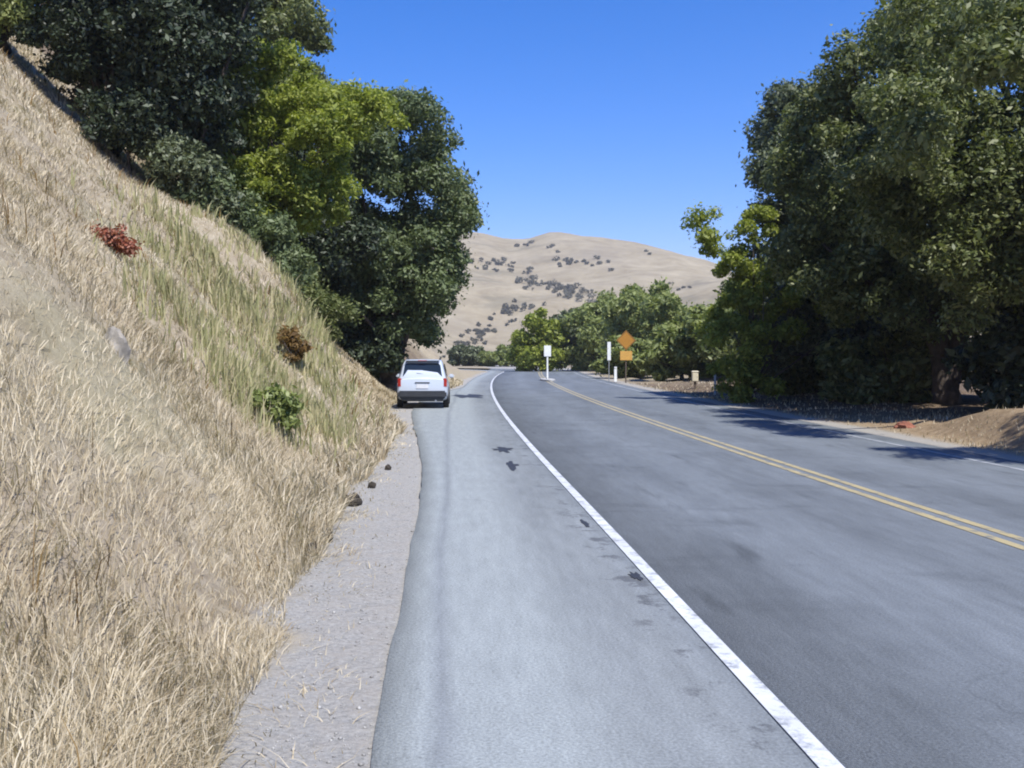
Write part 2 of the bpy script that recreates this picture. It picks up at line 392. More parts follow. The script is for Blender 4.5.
# ------------------------------------------------------------------ hills
def HH(x, y):
    h = 100*np.exp(-((y-900)/300)**2)*np.exp(-((x-70)/235)**2)
    h = h + 46*np.exp(-((y-560)/170)**2)*np.exp(-((x+150-(y-560)*.25)/150)**2)
    h = h + 30*np.exp(-((y-520)/120)**2)*np.exp(-((x-230)/120)**2)
    h = h + (fbm(x*.006, y*.006, 3)*36 + fbm(x*.02+9, y*.02, 3)*6)*sst(280, 560, y)
    rid = np.abs(fbm(x*.011+3, y*.004, 3)); h = h + rid*34*sst(330, 620, y)
    return h*sst(230, 420, y)-6
hx = np.arange(-520, 760, 8.0); hy = np.concatenate([np.arange(235, 1000, 8.0), np.arange(1000, 1500, 25)])
XX, YY = np.meshgrid(hx, hy); ZZ = HH(XX, YY); ii = np.arange(XX.size).reshape(XX.shape)
hills = mesh_obj('hills', np.stack([XX, YY, ZZ], -1).reshape(-1, 3), np.stack([ii[:-1,:-1], ii[:-1,1:], ii[1:,1:], ii[1:,:-1]], -1).reshape(-1, 4), M['hill'], smooth=True)
tag(hills, 'bare golden hills beyond the bend of the road', 'hills', kind='structure')
def hill_ray(px, py):
    ys = np.linspace(240, 1400, 4000); xs = (px-VPX)/F*ys; zs = EYE-(py-VPY)/F*ys
    k = np.nonzero(zs <= HH(xs, ys))[0]
    return None if len(k) == 0 else (xs[k[0]], ys[k[0]])

# ------------------------------------------------------------------ foliage
def unit(v): return v/np.maximum(np.linalg.norm(v, axis=-1, keepdims=True), 1e-9)
def rhombs(cent, nrm, size, rg, aspect=.45):
    n = len(cent); a = unit(np.cross(nrm, rg.normal(size=(n, 3)))); b = np.cross(nrm, a)
    s = size*np.clip(rg.lognormal(-.1, .35, n), .4, 2)[:, None]
    V = np.stack([cent+a*s, cent+b*s*aspect, cent-a*s, cent-b*s*aspect], 1).reshape(-1, 3)
    return V, np.arange(4*n).reshape(n, 4)
def clumpy(rg, center, radii, nclump, nleaf, csize, lsize, up=.35, flat=.75, bottom=-.35, hollow=.55):
    """leaf clumps through the upper shell of an ellipsoid; returns leaf quads and clump centres"""
    center = np.array(center, float); radii = np.array(radii, float)
    dirs = unit(rg.normal(size=(nclump*4, 3))); dirs = dirs[dirs[:, 2] > bottom+rg.normal(size=len(dirs))*.15][:nclump]
    rad = hollow+(1-hollow)*rg.random(len(dirs))**.6
    cc = center+dirs*radii*rad[:, None]
    cs = csize*rg.uniform(.55, 1.35, len(cc))
    per = rg.multinomial(nleaf, cs**2/np.sum(cs**2))
    ci = np.repeat(np.arange(len(cc)), per); n = len(ci)
    q = unit(rg.normal(size=(n, 3))); rr = rg.random(n)**.45
    off = q*rr[:, None]*cs[ci][:, None]*np.array([1, 1, flat])
    stray = rg.random(n) < .08; off[stray] *= 1.5
    off[:, 2] -= .10*np.sum(off[:, :2]**2, axis=1)/np.maximum(cs[ci], .1)
    nrm = unit(q*.7+rg.normal(size=(n, 3))*.7+np.array([0, 0, up]))
    V, Fc = rhombs(cc[ci]+off, nrm, lsize, rg)
    return V, Fc, cc
def tube(path_pts, radii, n=7):
    rings = []
    for i, p in enumerate(path_pts):
        t = Vector(path_pts[min(i+1, len(path_pts)-1)])-Vector(path_pts[max(i-1, 0)])
        q = t.to_track_quat('Z', 'Y')
        rings.append([Vector(p)+q @ Vector((math.cos(2*math.pi*k/n)*radii[i], math.sin(2*math.pi*k/n)*radii[i], 0)) for k in range(n)])
    return rings
def tree(name, label, cat, base, blobs, m, nleaf, csize, lsize, trunk_r, group=None, seed=0, nclump=60, lean=(0, 0), limbs=14, bottom=-.35, hollow=.5, forks=1):
    """blobs: (dx, dy, dz, rx, ry, rz) relative to the base"""
    rg = np.random.default_rng(100+seed); r = random.Random(seed)
    root = empty(name, base); tag(root, label, cat, group)
    vol = np.array([(b[3]*b[4]*b[5])**(2/3) for b in blobs]); vol /= vol.sum()
    Vs, Fs, CCs, o = [], [], [], 0
    for b, w in zip(blobs, vol):
        V, Fc, cc = clumpy(rg, b[:3], b[3:], max(5, int(nclump*w)), int(nleaf*w), csize, lsize, bottom=bottom, hollow=hollow)
        Vs.append(V); Fs.append(Fc+o); o += len(V); CCs.append(cc)
    mesh_obj('crown', np.concatenate(Vs), np.concatenate(Fs), m, root)
    cc = np.concatenate(CCs); mid = np.mean([b[:3] for b in blobs], axis=0); top = min(b[2] for b in blobs)
    tb = MB(); fk = []
    for k in range(forks):
        ex, ey = lean[0]*top*.7+(k-(forks-1)/2)*.9, lean[1]*top*.7+r.uniform(-.3, .3)
        pts = [(k*.25-(forks-1)*.12, 0, -.3)]+[(ex*t**1.3+r.uniform(-.06, .06)*top*.3, ey*t**1.3+r.uniform(-.06, .06)*top*.3, top*.75*t) for t in (.15, .35, .6, .85, 1)]
        rad = [trunk_r*q for q in (1.5, 1.1, .9, .78, .66, .52)]
        tb.loft(tube(pts, rad, 9)); fk.append(pts)
    tb.build('trunk', M['bark'], root, smooth=True)
    lb = MB()
    pick = rg.choice(len(cc), min(limbs, len(cc)), replace=False)
    for i in pick:
        pts0 = fk[r.randrange(forks)]; s = Vector(pts0[r.choice((3, 4, 5))]); t = Vector(cc[i]); mm = (s+t)/2+Vector((r.uniform(-.4, .4), r.uniform(-.4, .4), r.uniform(-.1, .5)))*.6
        lb.loft(tube([s, s.lerp(mm, .55), mm, mm.lerp(t, .6), t], [trunk_r*q for q in (.42, .34, .26, .18, .07)], 6))
    lb.build('limb', M['bark'], root, smooth=True)
    return root
def gz(x, y): return float(H(x, y))

def ptree(name, label, px, y, spots, m, nleaf, csize, lsize, tr, seed, nclump, cat='tree', **kw):
    """a tree at depth y whose crown lobes are given where the photo shows them (centre and half size), each with real depth"""
    x = (px-VPX)/F*y; z = gz(x, y); k = y/F; r = random.Random(seed)
    nleaf = int(nleaf*1.7); lsize *= .74; nclump = int(nclump*1.25)
    blobs = [((a-VPX)*k-x, r.uniform(-.5, .5)*(c+d)*k*.4+(e[0] if e else 0), EYE-(b-VPY)*k-z, c*k, (c+d)*.55*k, d*k) for a, b, c, d, *e in spots]
    return tree(name, label, cat, (x, y, z), blobs, m, nleaf, csize, lsize, tr, seed=seed, nclump=nclump, **kw)
# --- left of the road
ptree('roadside_tree', 'large dark green tree leaning over the shoulder behind the parked car', 388, 40.5,
      [(395, 150, 58, 62), (425, 200, 42, 65), (355, 190, 60, 75), (418, 265, 45, 50), (365, 275, 55, 60), (452, 215, 20, 42), (340, 120, 45, 38), (395, 315, 36, 30), (440, 265, 22, 30), (335, 300, 40, 40), (362, 318, 40, 36, 1.5), (425, 305, 24, 32), (405, 335, 26, 20, 2.5), (385, 240, 50, 50, 1)],
      M['leaf_bay'], 80000, .72, .125, .3, 1, 210, lean=(.1, 0), bottom=-.75, forks=2)
ptree('bank_tree', 'yellow green sunlit tree on the bank beside the dark roadside tree', 275, 32,
      [(285, 85, 48, 42), (245, 135, 42, 42), (320, 135, 40, 45), (258, 180, 45, 32), (315, 195, 42, 42), (235, 75, 35, 35), (370, 108, 38, 24), (280, 225, 40, 30)],
      M['leaf_bright'], 46000, .5, .10, .16, 2, 150, bottom=-.6, forks=2)
ptree('hillside_tree', 'tall dark tree rising behind the sunlit bank tree', 290, 48,
      [(285, 40, 42, 48), (240, 20, 55, 55), (230, -50, 70, 60), (240, 100, 60, 60), (310, 110, 50, 50)], M['leaf_oak'], 44000, .9, .15, .35, 3, 100, bottom=-.7)
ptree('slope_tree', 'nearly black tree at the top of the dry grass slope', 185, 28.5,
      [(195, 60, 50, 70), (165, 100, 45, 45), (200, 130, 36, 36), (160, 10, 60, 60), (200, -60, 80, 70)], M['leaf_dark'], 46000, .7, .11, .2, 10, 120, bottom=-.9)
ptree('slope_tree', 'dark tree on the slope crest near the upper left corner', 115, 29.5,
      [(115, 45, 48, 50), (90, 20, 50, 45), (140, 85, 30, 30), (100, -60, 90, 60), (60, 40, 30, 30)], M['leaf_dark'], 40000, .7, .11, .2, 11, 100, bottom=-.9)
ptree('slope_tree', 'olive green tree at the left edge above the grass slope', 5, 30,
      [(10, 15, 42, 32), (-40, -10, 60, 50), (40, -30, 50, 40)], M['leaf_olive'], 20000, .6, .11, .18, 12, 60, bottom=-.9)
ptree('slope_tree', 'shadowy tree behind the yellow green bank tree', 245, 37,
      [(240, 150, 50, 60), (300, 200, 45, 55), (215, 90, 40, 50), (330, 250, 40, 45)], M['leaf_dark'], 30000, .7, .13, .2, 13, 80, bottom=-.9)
# --- right of the road
ptree('roadside_tree', 'big dark oak arching over the right verge nearest the camera', 1110, 24,
      [(985, 70, 75, 65), (1060, -10, 130, 90), (925, 120, 75, 60), (1010, 170, 95, 75), (1100, 200, 130, 110), (905, 195, 60, 55), (960, 240, 70, 50), (1040, 280, 80, 60), (940, 20, 60, 40), (862, 138, 30, 26, -6.2), (872, 105, 34, 28, -5), (850, 175, 30, 24, -3.6), (845, 150, 34, 30, -2)],
      M['leaf_oak'], 95000, .62, .095, .38, 20, 260, bottom=-.6, forks=2, limbs=30)
ptree('roadside_tree', 'oak standing just outside the right edge of the picture and shading the road edge', 1600, 12.6,
      [(1340, -90, 120, 100), (1450, -40, 150, 130), (1560, -90, 180, 150), (1700, -100, 240, 190), (1550, 60, 160, 110), (1680, 90, 190, 120)],
      M['leaf_oak'], 60000, .55, .08, .3, 24, 170, bottom=-.6, limbs=26)
ptree('roadside_tree', 'tall dark oak in the middle of the right hand tree group', 945, 31,
      [(885, 85, 70, 58), (950, 30, 75, 55), (845, 170, 62, 65), (915, 190, 80, 80), (965, 270, 80, 60), (850, 255, 60, 55), (835, 110, 35, 40), (900, 310, 70, 50)],
      M['leaf_oak'], 80000, .66, .105, .34, 21, 220, bottom=-.7, forks=2, limbs=24)
ptree('roadside_tree', 'greyish green oak at the left edge of the right hand tree group', 835, 38,
      [(815, 135, 52, 50), (785, 190, 36, 55), (800, 265, 55, 50), (850, 310, 60, 50), (788, 115, 28, 30), (770, 165, 20, 32), (860, 200, 60, 70), (790, 330, 50, 40)],
      M['leaf_grey'], 64000, .66, .12, .3, 22, 190, bottom=-.8, limbs=20)
ptree('young_tree', 'bright yellow green young tree with feathery low branches in front of the oaks', 752, 36,
      [(703, 219, 13, 9), (718, 240, 18, 13), (738, 262, 24, 18), (765, 285, 32, 26), (755, 225, 22, 16), (738, 300, 22, 18), (738, 350, 30, 34), (712, 330, 18, 22), (755, 392, 26, 18), (805, 275, 30, 20), (848, 300, 34, 22), (770, 330, 26, 22), (733, 385, 20, 18)],
      M['leaf_bright'], 24000, .36, .10, .09, 23, 110, bottom=-.9, limbs=18)
for i, (x, y, w, h, m, lab) in enumerate([
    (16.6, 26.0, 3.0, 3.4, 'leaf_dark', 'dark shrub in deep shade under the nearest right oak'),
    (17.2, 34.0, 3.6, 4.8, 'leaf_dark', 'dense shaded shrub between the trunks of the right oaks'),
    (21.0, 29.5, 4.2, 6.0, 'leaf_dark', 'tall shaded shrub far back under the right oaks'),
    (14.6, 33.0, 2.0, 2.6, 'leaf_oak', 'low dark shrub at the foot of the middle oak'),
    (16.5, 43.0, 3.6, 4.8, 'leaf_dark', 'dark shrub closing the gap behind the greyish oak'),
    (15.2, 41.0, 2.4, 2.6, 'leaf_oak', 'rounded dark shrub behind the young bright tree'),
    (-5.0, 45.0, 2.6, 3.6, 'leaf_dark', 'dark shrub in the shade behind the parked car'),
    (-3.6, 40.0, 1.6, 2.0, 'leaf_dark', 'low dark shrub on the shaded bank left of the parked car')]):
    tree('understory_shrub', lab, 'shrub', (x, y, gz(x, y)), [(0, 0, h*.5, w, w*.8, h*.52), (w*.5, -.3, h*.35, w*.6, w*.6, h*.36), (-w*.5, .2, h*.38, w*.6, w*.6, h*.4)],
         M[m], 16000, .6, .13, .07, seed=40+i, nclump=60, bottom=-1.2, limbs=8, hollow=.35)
# --- beyond the bend and along the far right verge
for i, (px, py, yy, w, h, m, lab) in enumerate([
    (536, 368, 104, 2.9, 6.6, 'leaf_bright', 'bright lime green bush beside the white sign at the bend'),
    (500, 368, 150, 4.2, 3.0, 'leaf_olive', 'low green bush at the far end of the shoulder'),
    (466, 367, 152, 3.0, 3.4, 'leaf_grey', 'small grey green bush at the left end of the far row'),
    (520, 366, 156, 3.6, 4.2, 'leaf_oak', 'dark low bush behind the lime green bush'),
    (578, 369, 112, 4.6, 7.2, 'leaf_grey', 'dark grey green tree just left of the amber sign'),
    (615, 372, 104, 4.8, 8.8, 'leaf_olive', 'olive tree behind the amber sign'),
    (655, 380, 86, 4.6, 8.0, 'leaf_olive', 'broad olive green tree right of the amber sign'),
    (700, 384, 78, 4.4, 7.4, 'leaf_olive', 'olive tree behind the cream box'),
    (640, 381, 72, 2.8, 3.6, 'leaf_olive', 'low grey green bush right of the amber sign post'),
    (682, 384, 64, 2.8, 3.4, 'leaf_olive', 'low grey green bush left of the cream box'),
    (738, 388, 62, 4.2, 5.6, 'leaf_olive', 'olive bush behind the bright young tree'),
    (790, 390, 60, 5.0, 7.0, 'leaf_oak', 'dark tree far back behind the right hand oaks')]):
    x = (px-VPX)/F*yy
    tree('far_tree', lab, 'tree' if h > 5 else 'bush', (x, yy, gz(x, yy) if yy < 110 else 0), [(0, 0, h*.58, w, w*.8, h*.42), (w*.5, 0, h*.42, w*.6, w*.6, h*.36), (-w*.45, .2, h*.4, w*.62, w*.6, h*.38), (.2*w, 0, h*.25, w*.8, w*.6, h*.26)],
         M[m], 22000, .10*h+.2, .12+.0009*yy, .14, seed=60+i, nclump=60, bottom=-1.2, limbs=8, hollow=.35)
# --- far-off woods on the hills, each one a mass nobody could count
def grove(pts, r, hgt, seed, label):
    rg = np.random.default_rng(seed); Vs = []; Fs = []; o = 0
    for (px, py) in pts:
        for k in range(rg.integers(2, 5)):
            g = hill_ray(px+rg.normal()*8, py+rg.normal()*3)
            if g is None: continue
            x, y = g; z = float(HH(x, y)); s = y/700*rg.uniform(.35, .95)
            V, Fc, _ = clumpy(rg, (x, y, z+hgt*s*.5), (r*s, r*s, hgt*s*.5), 9, 240, r*s*.34, .55*y/700, bottom=-1.2)
            Vs.append(V); Fs.append(Fc+o); o += len(V)
    if Vs: tag(mesh_obj('wood', np.concatenate(Vs), np.concatenate(Fs), M['far_tree']), label, 'wood', kind='stuff')
def lerp_pts(a, b, n): return [(a[0]+(b[0]-a[0])*i/(n-1), a[1]+(b[1]-a[1])*i/(n-1)) for i in range(n)]
grove(lerp_pts((524, 281), (580, 298), 9)+lerp_pts((545, 288), (575, 291), 6), 4, 5, 1, 'dark strip of trees slanting across the middle of the hill')
grove(lerp_pts((462, 346), (512, 308), 12), 2.6, 3.6, 2, 'dark line of scrub climbing the gully of the nearer spur')
_r = random.Random(4)
grove([(_r.uniform(468, 700), _r.uniform(240, 300)) for i in range(5)], 2.4, 2.6, 7, 'scattered scrub dotted over the golden hill')
grove(lerp_pts((440, 362), (530, 306), 16), 2.4, 3.4, 8, 'broken line of scrub along the crest of the nearer spur')
grove(lerp_pts((492, 262), (520, 272), 6), 3.2, 4, 3, 'small dark trees on the upper left of the hill')
grove(lerp_pts((562, 262), (600, 266), 5), 3, 3.4, 4, 'thin row of scrub high on the hill')

# ------------------------------------------------------------------ grass and weeds on the left bank
def blades(name, n, yr, dr, hr, wpx, m, label, lean=.5, seed=5, mask=None, ypow=True):
    rg = np.random.default_rng(seed)
    y = np.exp(rg.uniform(math.log(yr[0]), math.log(yr[1]), n)) if ypow else rg.uniform(yr[0], yr[1], n)
    dd = dr[0]+(dr[1]-dr[0])*rg.random(n)**1.25
    x = cen(y)+bank_foot(y)-dd
    keep = np.ones(n, bool) if mask is None else mask(x, y, dd, rg)
    x, y, dd = x[keep], y[keep], dd[keep]; n = len(x); z = H(x, y)
    h = rg.uniform(hr[0], hr[1], n)*(.45+1.1*vn(x*.8+3, y*.8))
    dist = np.sqrt(x*x+y*y)
    w = np.maximum(.004, dist*wpx/1000)*rg.uniform(.6, 1.3, n)
    ang = rg.uniform(0, 2*math.pi, n)
    sw = 6.28*2*vn(x*.5+30, y*.5); hv = np.stack([np.cos(ang)+.7*lean*np.cos(sw)+.2, np.sin(ang)+.7*lean*np.sin(sw), 0*ang], -1)*(lean*rg.uniform(.2, 1.6, n))[:, None]
    base = np.stack([x, y, z-.02], -1); mid = base+np.stack([hv[:, 0]*.35, hv[:, 1]*.35, 0*x+.6], -1)*h[:, None]
    tip = base+np.stack([hv[:, 0], hv[:, 1], 0*x+1-.3*np.minimum(1, np.abs(hv[:, 0]))], -1)*h[:, None]
    sd = rg.uniform(0, math.pi, n); sd = np.stack([np.cos(sd), np.sin(sd)*.6, 0*sd], -1)*w[:, None]
    V = np.stack([base-sd, base+sd, mid+sd*.7, tip, mid-sd*.7], 1).reshape(-1, 3)
    i5 = np.arange(n)[:, None]*5; tri = np.concatenate([i5+np.array([[0, 1, 2]]), i5+np.array([[0, 2, 4]]), i5+np.array([[4, 2, 3]])])
    return tag(mesh_obj(name, V, tri, m), label, kind='stuff', cat='grass' if 'grass' in name else 'weeds')
blades('dry_grass', 340000, (2.2, 42), (.05, 15), (.05, .19), .52, M['straw'], 'pale dry grass covering the left bank', .75,
       mask=lambda x, y, d, rg: (d < 13.5) & (rg.random(len(x)) < .55+.7*sst(-.25, .2, fbm(x*.6, y*.6))))
blades('dry_stalks', 9000, (2.6, 36), (.1, 14), (.16, .42), .7, M['leaf_brown'], 'thin brown dead stalks among the pale grass', .35, seed=14, mask=lambda x, y, d, rg: rg.random(len(x)) < sst(0, .22, fbm(x*.9+7, y*.9)))
blades('straw_litter', 15000, (2.6, 34), (-.75, .15), (.02, .07), .6, M['straw'], 'loose straw lying along the gravel at the foot of the bank', 1.6, seed=15, mask=lambda x, y, d, rg: rg.random(len(x)) < sst(-.75, .15, d)**1.6*(.3+sst(-.1, .2, fbm(x*2, y*2))))
blades('dry_grass', 9000, (9, 60), (0, .6), (.12, .3), .9, M['straw'], 'fringe of straw along the foot of the left bank', .6, seed=8)
tw = [ray(px, py) for px, py in [(165, 300), (185, 340), (205, 250), (190, 285), (215, 330), (235, 300), (250, 260), (265, 330), (270, 390), (285, 350), (255, 370), (225, 380), (240, 230), (285, 290), (290, 400), (180, 240), (300, 320)]]
tw = np.array([(p.x, p.y) for p in tw if p is not None])
def near_tw(x, y, d, rg):
    q = np.full(len(x), 9.0)
    for (a, b) in tw: q = np.minimum(q, np.hypot((x-a), (y-b)*.8)/(.045*b+.1))
    return rg.random(len(x)) < np.exp(-q*q)*.9*sst(-.15,.15,fbm(x*1.7,y*1.7))
blades('tall_weeds', 75000, (8, 30), (.3, 9), (.16, .5), 1.0, M['weed'], 'tall green and straw weeds half way along the left bank', .3, seed=9, mask=near_tw)
def gravel(n, seed):
    rg = np.random.default_rng(seed); y = np.exp(rg.uniform(math.log(2.5), math.log(26), n)); d = rg.uniform(-1, .15, n)
    x = cen(y)+bank_foot(y)-d; k = (x-cen(y)) < paved_left(y)+.12*rg.random(n); x, y = x[k], y[k]; n = len(x); z = H(x, y)
    r = np.minimum(rg.lognormal(-5.2, .4, n), .016); c = np.stack([x, y, z+r*.3], -1)
    o = np.array([[1, 0, 0], [0, 1, 0], [-1, 0, 0], [0, -1, 0], [0, 0, .7], [0, 0, -.7]])
    V = (c[:, None]+o[None]*r[:, None, None]*rg.uniform(.6, 1.4, (n, 6, 1))).reshape(-1, 3)
    f = np.array([[0, 1, 4], [1, 2, 4], [2, 3, 4], [3, 0, 4], [1, 0, 5], [2, 1, 5], [3, 2, 5], [0, 3, 5]])
    tag(mesh_obj('gravel', V, (np.arange(n)[:, None, None]*6+f[None]).reshape(-1, 3), M['pebble']), 'loose pebbles on the strip between grass and shoulder', 'gravel', kind='stuff')
gravel(3500, 77)
# fringe on the right verge
def right_fringe(n, seed):
    rg = np.random.default_rng(seed); y = np.exp(rg.uniform(math.log(9), math.log(60), n)); e = rg.uniform(.5, 5, n); x = cen(y)+PAVE_R+e
    k = rg.random(n) < .2+sst(.0, .2, fbm(x*.7, y*.7)); x, y = x[k], y[k]; n = len(x); z = H(x, y); h = rg.uniform(.03, .11, n)
    a = rg.uniform(0, 6.28, n); t = np.stack([x+np.cos(a)*h*.5, y+np.sin(a)*h*.5, z+h], -1); b = np.stack([x, y, z-.02], -1)
    s = np.stack([np.sin(a), -np.cos(a), 0*a], -1)*(.0007*y)[:, None]
    tag(mesh_obj('dry_grass', np.stack([b-s, b+s, t], 1).reshape(-1, 3), np.arange(3*n).reshape(n, 3), M['straw']), 'sparse straw on the low bank right of the road', 'grass', kind='stuff')
right_fringe(15000, 31)

def bush(name, label, px, py, w, h, m, n, ls, seed, cat='shrub'):
    p = ray(px, py)
    tree(name, label, cat, p, [(0, 0, h*.55, w, w*.8, h*.5), (w*.4, 0, h*.35, w*.6, w*.6, h*.35)], M[m], n, w*.45, ls, .02, seed=seed, nclump=22, bottom=-1.2, limbs=6, hollow=.25)
bush('poison_oak_shrub', 'red leaved shrub standing out on the pale grass slope', 112, 252, .30, .36, 'leaf_red', 1500, .035, 81)
bush('brown_shrub', 'small brown withered shrub at the right end of the tall weeds', 293, 366, .28, .75, 'leaf_brown', 1500, .045, 82)
bush('orange_shrub', 'orange brown dry shrub under the dark trees on the slope crest', 80, 112, .75, .9, 'leaf_brown', 2500, .07, 83)
bush('green_weed', 'round green weed at the lower edge of the tall weeds', 272, 428, .32, .5, 'leaf_olive', 1800, .045, 84, 'weed')
def cshrub(label, px, yy, spots, m, n, seed):
    ptree('crest_shrub', label, px, yy, spots, M[m], n, .45, .09, .05, seed, 50, cat='shrub', bottom=-1.2, hollow=.3, limbs=8)
cshrub('dark grey green shrub on the slope crest left of the bank tree trunk', 190, 28, [(185, 170, 36, 32), (165, 145, 28, 24), (205, 195, 28, 28)], 'leaf_grey', 9000, 85)
cshrub('olive grey shrub between the tall weeds and the bank tree', 228, 28, [(228, 218, 32, 30), (212, 200, 24, 20)], 'leaf_bay', 8000, 86)
cshrub('leafy shrub hiding the foot of the yellow green bank tree', 262, 29, [(262, 250, 34, 34), (285, 270, 26, 26)], 'leaf_bay', 9000, 87)
cshrub('dark shrub right of the tall weeds where the bank falls into shade', 312, 32, [(305, 300, 26, 26), (325, 318, 26, 22), (290, 275, 24, 24)], 'leaf_oak', 9000, 88)
cshrub('nearly black shrub under the darkest tree on the slope', 130, 28, [(130, 120, 34, 24), (150, 135, 30, 26), (105, 105, 26, 18)], 'leaf_dark', 9000, 89)
def stone(name, label, p, d, m, seed, cat='rock'):
    r = random.Random(seed); b = bmesh.new(); bmesh.ops.create_icosphere(b, subdivisions=3, radius=1)
    off = Vector((r.random()*9, r.random()*9, r.random()*9))
    from mathutils import noise as mn
    for v in b.verts:
        q = v.co.copy(); v.co *= 1+.45*mn.noise(q*1.5+off)+.25*mn.noise(q*3.5+off)+.1*mn.noise(q*8+off); v.co.x *= d[0]; v.co.y *= d[1]; v.co.z *= d[2]
    me = bpy.data.meshes.new(name); b.to_mesh(me); b.free(); me.materials.append(M[m])
    o = bpy.data.objects.new(name, me); link(o); o.location = p; o.rotation_euler = (0, 0, r.uniform(0, 6)); tag(o, label, cat)
    return o
p = ray(115, 352); stone('boulder', 'upright grey boulder half hidden in the dry grass below the red shrub', p+Vector((0, 0, .02)), (.012*p.y, .012*p.y, .024*p.y), 'rock', 5)
for i, (px, py, s, lab) in enumerate([(353, 506, .10, 'dark clod at the grass edge, the biggest and farthest of the row'), (326, 541, .075, 'dark clod at the grass edge just before the biggest one'),
        (312, 553, .06, 'small dark clod at the grass edge nearest the camera'), (372, 488, .06, 'small dark clod at the grass edge beyond the biggest one'), (388, 470, .055, 'tiny dark clod at the grass edge near the end of the row')]):
    p = ray(px, py); stone('dirt_clod', lab, p+Vector((0, 0, s*.4)), (s*.8, s, s), 'clod', 20+i, 'clod')
p = ray(905, 428); stone('red_earth_clod', 'reddish lump of earth at the foot of the low right bank', p+Vector((0, 0, -.02)), (.26, .2, .16), 'red_clod', 33, 'clod')

